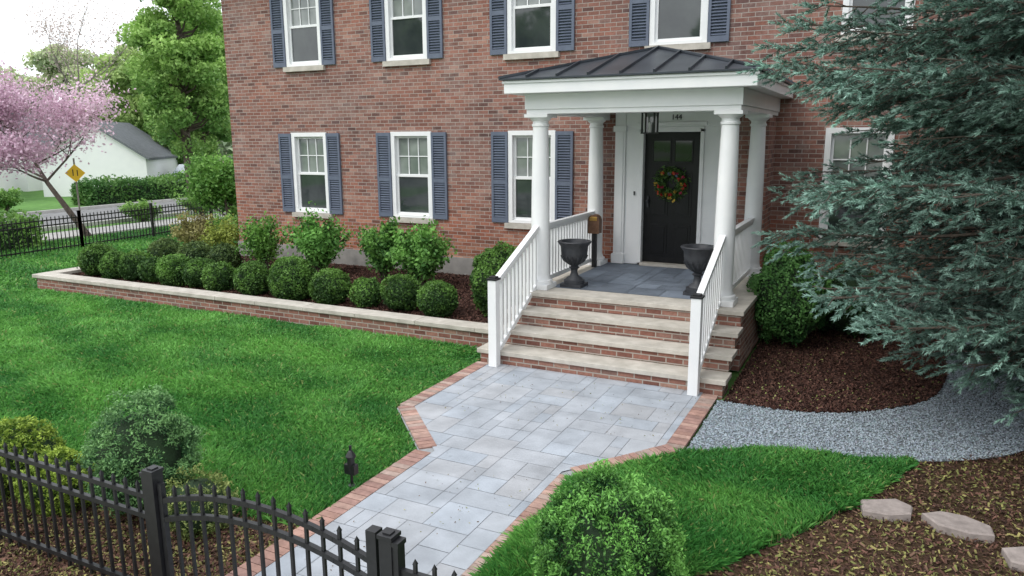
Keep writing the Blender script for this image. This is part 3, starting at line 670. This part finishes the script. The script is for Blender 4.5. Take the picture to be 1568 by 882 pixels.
tufty((-5.55,3.30,.18),.26,.24,240,(.09,.17,.02),(.44,.58,.09),'spirea_shrub',ts=.055,per=45,ls=.014)
tufty((-4.30,3.50,.18),.24,.24,160,(.10,.16,.04),(.40,.46,.15),'spirea_shrub',ts=.065,per=28,ls=.013,lump=.3)

# ------------------------------------------------------------------ path light
b=B(); x,y=-3.70,4.52; b.lathe((x,y,-.02),[(.035,0),(.035,.04),(.012,.05),(.012,.16),(.03,.17),(.03,.27),(.028,.28)],14); b.box(x-.05,x+.05,y-.028,y+.028,.12,.20)
b.lathe((x,y,.26),[(.042,0),(.042,.012),(.02,.05),(.012,.06),(.012,.10)],14); b.obj('path_light',[M_black])

# ------------------------------------------------------------------ front fence and gate
YF=2.75
def picket(b,x,y,z0,z1,s=.0085):
    b.box(x-s,x+s,y-s,y+s,z0,z1-.03); n=len(b.v)
    b.add([(x-s*1.3,y-s*1.3,z1-.03),(x+s*1.3,y-s*1.3,z1-.03),(x+s*1.3,y+s*1.3,z1-.03),(x-s*1.3,y+s*1.3,z1-.03),(x,y,z1)],[(0,1,4),(1,2,4),(2,3,4),(3,0,4),(3,2,1,0)])
def fence_run(name,p0,p1,base=0,h=.80,posts=2.2):
    b=B(); p0=Vector(p0);p1=Vector(p1);d=p1-p0;ln=d.length;d.normalize(); n=int(ln/.108)
    for i in range(1,n):
        q=p0+d*(ln*i/n); picket(b,q.x,q.y,base+.03,base+h)
    for z in (.09,h-.22,h-.09): b.beam((p0.x,p0.y,base+z),(p1.x,p1.y,base+z),.028,.03)
    k=int(ln/posts)
    for i in range(k+1):
        q=p0+d*(ln*i/max(k,1)); b.box(q.x-.03,q.x+.03,q.y-.03,q.y+.03,base-.03,base+h+.05); b.box(q.x-.036,q.x+.036,q.y-.036,q.y+.036,base+h+.05,base+h+.075)
    return b.obj(name,[M_black])
def post(b,x,y,h=.88,s=.037):
    b.box(x-s,x+s,y-s,y+s,-.03,h); b.box(x-s-.006,x+s+.006,y-s-.006,y+s+.006,h,h+.02); b.box(x-s*.6,x+s*.6,y-s*.6,y+s*.6,h+.02,h+.028)
fence_run('iron_fence',(-12.5,YF,0),(-3.76,YF,0),posts=2.18)
fence_run('iron_fence',(-2.0,YF,0),(5,YF,0),posts=2.3)
b=B(); post(b,-3.72,YF); post(b,-2.04,YF); b.obj('gate_posts',[M_black])
b=B(); g0,g1=-3.66,-2.13; gc=(g0+g1)/2
top=lambda x:.80+.135*(1-((x-gc)/((g1-g0)/2))**2)
b.box(g0-.016,g0+.016,YF-.016,YF+.016,.04,.82); b.box(g1-.03,g1+.03,YF-.03,YF+.03,.04,.90)
n=14
for i in range(1,n):
    x=g0+(g1-g0)*i/n; picket(b,x,YF,.05,top(x))
q=[g0+(g1-g0)*i/24 for i in range(25)]
for off in (.09,.21):
    for i in range(24): b.beam((q[i]-.001,YF,top(q[i])-off),(q[i+1]+.001,YF,top(q[i+1])-off),.028,.03)
b.beam((g0,YF,.09),(g1,YF,.09),.028,.03); b.obj('garden_gate',[M_black])
fence_run('iron_fence',(-18.4,4,0),(-18.7,12.5,0),h=.9); fence_run('iron_fence',(-18.7,12.5,0),(-19.6,24,0),h=.9)
b=B()
for i in range(26):
    x=1.95+i*.15; b.box(x,x+.14,11.9,11.925,0,1.75+random.uniform(-.01,.01))
b.box(1.95,5.85,11.926,11.97,.35,.44); b.box(1.95,5.85,11.926,11.97,1.35,1.44); b.obj('wooden_fence',[M_fwood])

# ------------------------------------------------------------------ trees
def tree(name,base,h,rad,trunk_r,n,size,c0,c1,seed,lean=(0,0),spread=.9,levels=4,first=.3,bark=M_bark,spreadleaf=.28,nch=(4,5,4),upb=.35,L0=None):
    rd=random.Random(seed); e=empty(name); b=B(); anch=[]
    def grow(p,d,ln,r0,lv):
        pts=[p];rr=[r0]; q=p.copy(); dd=d.copy(); ns=5
        for i in range(ns):
            dd=(dd+Vector((rd.uniform(-1,1),rd.uniform(-1,1),rd.uniform(-.6,1)))*.16+Vector((0,0,.04*lv))).normalized()
            q=q+dd*ln/ns; pts.append(q.copy()); rr.append(r0*(1-.65*(i+1)/ns))
        b.tube(pts,rr,7 if lv==0 else 5 if lv<3 else 3)
        if lv>=levels-1:
            for k in range(2,ns+1): anch.append(pts[k])
            return
        m=nch[min(lv,len(nch)-1)]
        for i in range(m+(2 if lv==0 else 0)):
            t=rd.uniform(first if lv==0 else .3,1); k=min(int(t*ns),ns-1); pp=pts[k].lerp(pts[k+1],t*ns-k)
            ax=Vector((rd.uniform(-1,1),rd.uniform(-1,1),rd.uniform(-.2,upb+.3))).normalized()
            nd=(dd*(1-spread*.6)+ax*spread).normalized(); nd.z=max(nd.z,-.15)
            grow(pp,nd,ln*rd.uniform(.5,.72)*(rad if lv==0 else 1),rr[k]*.6,lv+1)
        grow(pts[-1],dd,ln*.5,rr[-1],lv+1)
    d0=Vector((lean[0],lean[1],1)).normalized()
    grow(Vector(base),d0,L0 or h*.5,trunk_r,0)
    b.obj('trunk_and_limbs',[bark],e,smooth=True)
    A=np.array(anch); P=A[rng.integers(0,len(A),n)]+rng.normal(0,spreadleaf,(n,3))*np.array([1,1,.7])
    cen=A.mean(0); out=unit(P-cen)
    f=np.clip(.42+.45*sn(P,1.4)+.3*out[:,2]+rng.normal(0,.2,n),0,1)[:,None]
    V,C=leaves(P,rng.uniform(.6,1.3,n)*size,np.array(c0)*(1-f)+np.array(c1)*f,out,.6,.3); npmesh('leaves',V,4,C,M_leaf,e)
    return e
def crowntree(name,base,cz,rx,rz,ncl,n,size,c0,c1,seed,cs=.28,tr=.2,bark=M_bark):
    g=np.random.default_rng(seed); e=empty(name); b=B(); base=Vector(base)
    d=unit(g.normal(size=(ncl,3))); rr=g.uniform(.25,1,ncl)**.5; d=d*rr[:,None]; 
    wz=1-.22*np.clip(d[:,2],0,1); Cn=d*np.array([rx,rx,rz])*np.stack([wz,wz,np.ones(ncl)],1)+np.array([base.x,base.y,cz])
    top=Vector((base.x+g.normal()*.2,base.y,cz+rz*.55)); mid=Vector((base.x+g.normal()*.15,base.y,cz-rz*.6))
    b.tube([base,mid,Vector((base.x,base.y,cz)),top],[tr,tr*.8,tr*.5,tr*.15],8)
    for c in Cn:
        zb=max(base.z+.8,min(cz+rz*.3,c[2]-rx*.45)); p0=Vector((base.x,base.y,zb)); p2=Vector(c); p1=p0.lerp(p2,.5)+Vector((0,0,-.12*rx)); b.tube([p0,p1,p2],[tr*.32,tr*.18,tr*.05],4)
    b.obj('trunk_and_limbs',[bark],e,smooth=True)
    k=g.integers(0,ncl,n); cr=rx*cs*g.uniform(.6,1.25,ncl)
    off=unit(g.normal(size=(n,3)))*(g.uniform(.2,1,n)**.5)[:,None]; P=Cn[k]+off*cr[k][:,None]*np.array([1,1,.7])
    out=unit(P-np.array([base.x,base.y,cz-rz*.3]))
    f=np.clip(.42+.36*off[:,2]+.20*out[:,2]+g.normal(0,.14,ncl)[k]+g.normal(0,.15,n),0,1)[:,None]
    V,C=leaves(P,g.uniform(.6,1.3,n)*size,np.array(c0)*(1-f)+np.array(c1)*f,unit(off),.6,.4); npmesh('leaves',V,4,C,M_leaf,e)
tree('redbud_tree',(-20.6,14.0,0),5,.95,.10,17000,.048,(.50,.32,.42),(.86,.66,.77),3,lean=(-.50,-.30),levels=4,bark=M_bark,spreadleaf=.27,first=.55,L0=3.2,upb=.2)
crowntree('maple_tree',(-23.8,20.6,0),6.6,1.55,4.6,60,32000,.08,(.13,.27,.06),(.40,.62,.17),21,cs=.42)
crowntree('maple_tree',(-31.5,28.0,0),6.0,2.3,4.2,70,34000,.11,(.13,.27,.07),(.42,.62,.18),22,cs=.36)
crowntree('maple_tree',(-43.0,33.6,0),5.2,3.4,3.4,70,34000,.13,(.20,.33,.10),(.54,.70,.26),23)
crowntree('maple_tree',(-37.0,32.5,0),4.4,2.4,3.4,60,26000,.12,(.15,.29,.08),(.46,.64,.20),24,cs=.34)
crowntree('maple_tree',(-54.0,36.0,0),5.4,4.2,3.6,60,22000,.16,(.28,.36,.20),(.60,.68,.38),25)
crowntree('maple_tree',(-62.0,33.0,0),5.0,4.6,3.6,60,22000,.18,(.30,.36,.22),(.60,.64,.40),26)
tree('bare_tree',(-42.0,28.6,0),12,.8,.14,3200,.06,(.50,.40,.38),(.66,.54,.50),17,levels=5,spreadleaf=.35,bark=M_barkg,nch=(5,4,4,3))
tree('bare_tree',(-46.0,24.0,0),11,.8,.14,3200,.06,(.50,.42,.38),(.66,.56,.50),27,levels=5,spreadleaf=.35,bark=M_barkg,nch=(5,4,4,3))
tree('japanese_maple',(-17.3,16.2,0),2.8,1.05,.07,13000,.055,(.08,.21,.04),(.28,.52,.12),18,levels=4,spreadleaf=.2,L0=1.15,upb=.1)
tree('dogwood_tree',(-21.8,20.4,0),2.0,.9,.05,2500,.04,(.4,.26,.22),(.6,.5,.46),19,levels=4,spreadleaf=.16,L0=1.1)
for i,x in enumerate((-30,-18,-7,5,17)):
    crowntree('maple_tree',(x,-17-2*(i%2),0),6.5,4,4.5,40,7000,.26,(.09,.20,.04),(.2,.34,.08),30+i)
e=empty('distant_trees')
n=60000; ang=rng.uniform(math.radians(95),math.radians(172),n); dist=rng.uniform(72,100,n)
th=5.5+1.8*np.sin(ang*23)+1.2*np.sin(ang*51+1)+.8*np.sin(ang*97+2); zz=rng.uniform(0,1,n)**.8*th
P=np.stack([dist*np.cos(ang),dist*np.sin(ang),zz],1)
f=np.clip(.4+.5*sn(P,.5)+rng.normal(0,.2,n),0,1)[:,None]; V,C=leaves(P,rng.uniform(.3,.7,n),np.array([.26,.34,.22])*(1-f)+np.array([.52,.60,.42])*f); npmesh('crowns',V,4,C,M_leaf,e)
def hedge(name,x0,x1,y0,y1,h,n,size,c0,c1):
    e=empty(name); b=B(); b.box(x0+.15,x1-.15,y0+.15,y1-.15,-.02,h-.15); b.obj('core',[M_core],e)
    P=np.stack([rng.uniform(x0,x1,n),rng.uniform(y0,y1,n),rng.uniform(0,h,n)],1); s=rng.integers(0,3,n)
    P[s==0,2]=h+rng.normal(0,.06,(s==0).sum()); P[s==1,0]=np.where(rng.uniform(0,1,(s==1).sum())<.5,x0,x1); P[s==2,1]=np.where(rng.uniform(0,1,(s==2).sum())<.5,y0,y1); P+=rng.normal(0,.07,P.shape)
    P[:,2]*=1+.12*sn(P*np.array([1,1,0]),1.2)
    f=np.clip(.4+.5*sn(P,2)+rng.normal(0,.2,n),0,1)[:,None]; V,C=leaves(P,rng.uniform(.6,1.3,n)*size,np.array(c0)*(1-f)+np.array(c1)*f); npmesh('leaves',V,4,C,M_leaf,e)
hedge('hedge',-31.6,-30.4,21,31,.85,12000,.07,(.06,.16,.04),(.21,.38,.10))
hedge('hedge',-20.9,-19.9,9.0,12.2,.75,5000,.05,(.06,.16,.03),(.24,.44,.10))
for (x,y,rr) in ((-22.8,17.5,.5),(-22.2,19.5,.7),(-21.4,22,.8),(-19.2,18.5,.6),(-18,19.6,.7),(-16.5,15.6,.5),(-31,17.8,.7),(-33,16,.8)):
    loosebush((x,y,0),rr*1.2,rr*1.3,2500,.055,(.08,.19,.04),(.28,.48,.12),'garden_bush')

# ------------------------------------------------------------------ neighbouring houses
def nhouse(name,cx,cy,w,d,hw_,hr,rot,win=True):
    e=empty(name,(cx,cy,0)); e.rotation_euler=(0,0,rot)
    b=B(); x0,x1,y0,y1=-w/2,w/2,-d/2,d/2
    b.add([(x0,y0,-.1),(x1,y0,-.1),(x1,y0,hw_),(0,y0,hr),(x0,y0,hw_)],[(0,1,2,3,4)]); b.add([(x0,y1,0),(x1,y1,0),(x1,y1,hw_),(0,y1,hr),(x0,y1,hw_)],[(4,3,2,1,0)])
    b.add([(x0,y0,-.1),(x0,y1,-.1),(x0,y1,hw_),(x0,y0,hw_)],[(3,2,1,0)]); b.add([(x1,y0,-.1),(x1,y1,-.1),(x1,y1,hw_),(x1,y0,hw_)],[(0,1,2,3)])
    b.obj('walls',[M_siding],e)
    b=B(); o_=.2; sl=(hr-hw_)/(w/2)
    for s in (-1,1):
        xe=s*(w/2+o_); ze=hw_-sl*o_
        b.add([(xe,y0-o_,ze),(0,y0-o_,hr),(0,y1+o_,hr),(xe,y1+o_,ze),(xe,y0-o_,ze+.12),(0,y0-o_,hr+.12),(0,y1+o_,hr+.12),(xe,y1+o_,ze+.12)],[(0,1,2,3),(4,7,6,5),(0,4,5,1),(3,2,6,7),(0,3,7,4)])
    b.obj('roof',[M_shingle],e)
    if win:
        b=B()
        for xx in (-w*.25,w*.25):
            b.box(xx-.5,xx+.5,y0-.05,y0-.013,.9,2.2,0); b.box(xx-.42,xx+.42,y0-.07,y0-.051,.98,2.12,1)
        b.obj('windows',[M_white,M_glassD],e)
nhouse('white_house',-37.2,27.2,4.9,6,1.85,3.55,math.radians(36),False)
nhouse('white_house',-47,28.5,7,9,2.2,4.2,math.radians(20),False)
nhouse('white_house',-41.5,20.0,6,8,2.4,4.4,math.radians(60))
car=empty('parked_car',(-33.8,30.0,0)); car.rotation_euler=(0,0,math.radians(95))
b=B(); pr=[(-2.1,.35),(-2.1,.75),(-1.9,.9),(-1.3,.95),(-.8,1.4),(.6,1.42),(1.2,.98),(1.9,.88),(2.1,.7),(2.1,.35)]; k=len(pr)
b.add([(x,-.85,z) for x,z in pr]+[(x,.85,z) for x,z in pr],[tuple(range(k)),tuple(range(2*k-1,k-1,-1))]+[(i,i+k,(i+1)%k+k,(i+1)%k) for i in range(k)])
b.cur=1; b.add([(-1.15,-.853,.98),(1.0,-.853,.98),(.55,-.853,1.34),(-.75,-.853,1.34)],[(0,1,2,3)]); b.add([(-1.15,.853,.98),(1.0,.853,.98),(.55,.853,1.34),(-.75,.853,1.34)],[(3,2,1,0)])
b.cur=2
for x in (-1.35,1.35):
    for y in (-.8,.8):
        n=16; vs=[(x+.33*math.cos(2*math.pi*i/n),y+s_*.1,.33+.33*math.sin(2*math.pi*i/n)) for s_ in (-1,1) for i in range(n)]
        b.add(vs,[tuple(range(n)),tuple(range(2*n-1,n-1,-1))]+[(i,i+n,(i+1)%n+n,(i+1)%n) for i in range(n)])
b.obj('body',[simple('car_paint',(.45,.5,.56),(.5,.55,.6),2,.3,0),M_glassD,M_black],car)
e=empty('traffic_sign'); e.location=(-22.9,15.35,0); b=B(); b.tube([(0,0,0),(0,0,2.2)],[.025,.025],8); b.obj('pole',[M_barkg],e)
vd=Vector((22.9,-15.35,0)).normalized(); rt=Vector((-vd.y,vd.x,0)); b=B(); s=.28; cz=1.74
P_=[Vector((0,0,cz-s)),rt*s+Vector((0,0,cz)),Vector((0,0,cz+s)),-rt*s+Vector((0,0,cz))]
b.add([q+vd*.04 for q in P_]+[q+vd*.055 for q in P_],[(3,2,1,0),(4,5,6,7),(0,1,5,4),(1,2,6,5),(2,3,7,6),(3,0,4,7)])
b.cur=1
for (a,c,ww,hh) in ((-.06,.02,.025,.10),(.06,.0,.025,.09),(-.06,.10,.025,.025),(.06,.08,.025,.025)):
    q=rt*a+Vector((0,0,cz+c))+vd*.062; b.beam(q-Vector((0,0,hh)),q+Vector((0,0,hh*.6)),ww,.006,up=vd)
b.obj('plate',[M_yellow,M_black],e)

# ------------------------------------------------------------------ blue spruce
sp=empty('blue_spruce_tree'); TX,TY=3.45,8.5
b=B(); b.tube([(TX,TY,-.1),(TX+.03,TY,3),(TX,TY,7),(TX,TY,11.5)],[.24,.18,.10,.02],10)
zk=[.35,.6,.9,1.3,1.7,2.05,2.3,2.6,2.9,3.15,3.5,3.8,4.2,5,7,9,11.3]; rk=[2.1,3.0,3.65,4.05,4.45,4.90,4.60,3.95,3.85,4.40,4.95,4.6,4.1,3.6,2.5,1.3,.2]
SPp=[];SPd=[];SPl=[];SPs=[];SPt=[]
rs=random.Random(5); npr=np.random.default_rng(5)
camdir=math.atan2(-TY,-TX)
z=.5
while z<11:
    near=z<4.9
    m=15 if near else 6
    a0=rs.uniform(0,6.28)
    for i in range(m):
        az=a0+2*math.pi*i/m+rs.uniform(-.25,.25)
        lf=-math.cos(az)
        tz=z+rs.uniform(-.16,.16); RR=np.interp(tz,zk,rk)*rs.uniform(.84,1.02)
        toward=math.cos(az-camdir)
        if toward>.80: RR*=.80
        vis=near and lf>.15
        dx,dy=math.cos(az),math.sin(az)
        if dy>0: RR=min(RR,(12.0-TY)/max(dy,.01))
        z0=tz+.35+.14*RR*(1 if z<3 else -.1)
        pts=[]
        for t in np.linspace(0,1,9):
            zz=z0+(tz-z0)*t-.22*math.sin(math.pi*min(t*1.05,1))*(RR/4)+.10*max(0,t-.75)*4*.5
            wob=.16*math.sin(t*5+i)
            pts.append(Vector((TX+dx*RR*t-dy*wob,TY+dy*RR*t+dx*wob,zz)))
        b.tube(pts,[.030*(1-.9*k/8)*(RR/4)+.003 for k in range(9)],5)
        step=.10 if vis else .3
        L_=RR; s=.36*L_ if vis else .3*L_
        side=1
        while s<L_:
            t=s/L_; k=min(int(t*8),7); p0=pts[k].lerp(pts[k+1],t*8-k); d=(pts[k+1]-pts[k]).normalized(); sdv=Vector((-d.y,d.x,0)).normalized()*side
            bl=min(.80,.20+.60*(L_-s)/1.4)*rs.uniform(.65,1.15)
            bd=(d*.75+sdv*rs.uniform(.3,.9)+Vector((0,0,rs.uniform(-.85,.25)))).normalized()
            p1=p0+bd*bl*.5; bd2=(bd+Vector((0,0,-.05))+d*.35).normalized(); p2=p1+bd2*bl*.5
            if vis: b.tube([p0,p1,p2],[.007,.005,.003],3)
            ns=max(2,int(bl/(.085 if vis else .2))); 
            for q in range(ns):
                tt=(q+.4)/ns; pp=p0.lerp(p1,tt*2) if tt<.5 else p1.lerp(p2,tt*2-1); cd=bd if tt<.5 else bd2
                sg=1 if q%2 else -1; pd=Vector((-cd.y,cd.x,0)).normalized()*sg
                sdir=(cd*.7+pd*rs.uniform(.2,.8)+Vector((0,0,rs.uniform(-.35,.55)))).normalized()
                SPp.append(pp);SPd.append(sdir);SPl.append(rs.uniform(.12,.21)*(1.15-.35*tt));SPs.append(vis);SPt.append(tt)
            SPp.append(p1.lerp(p2,.6));SPd.append(bd2);SPl.append(rs.uniform(.12,.2));SPs.append(vis);SPt.append(1)
            s+=step*rs.uniform(.8,1.2); side=-side
        SPp.append(pts[-1]);SPd.append(pts[-1]-pts[-2]);SPl.append(.2);SPs.append(vis);SPt.append(1)
    z+=.19 if near else .5
b.obj('trunk_and_limbs',[M_bark],sp)
SPp=np.array(SPp);SPd=np.array(SPd);SPl=np.array(SPl);SPs=np.array(SPs);SPt=np.array(SPt)
SPs2=SPs&(SPp[:,0]<2.2)
dist=np.sqrt((SPp[:,0]-TX)**2+(SPp[:,1]-TY)**2); 
for vis,K,nw,nl in ((True,46,.0105,.043),(False,14,.016,.04)):
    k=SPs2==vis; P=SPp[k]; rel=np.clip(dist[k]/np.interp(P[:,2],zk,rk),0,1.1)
    sh=np.clip(.44+.70*rel**2+.36*sn(P,2.6)+.28*(SPt[k]-.4)+npr.normal(0,.15,len(P)),.28,1.8)  # inner sprigs darkened: shade inside the tree is put into the needle colour
    c0=np.array([.065,.135,.100]);c1=np.array([.255,.40,.335]); V,C=sprigs(P,SPd[k],SPl[k],K,nl,nw,c0,c1,1.0,sh); npmesh('needles_%d'%int(vis),V,3,C,M_needle,sp)  # c0 carries the shaded green, c1 the lighter tips
print('SPRIGS',len(SPp),SPs2.sum())
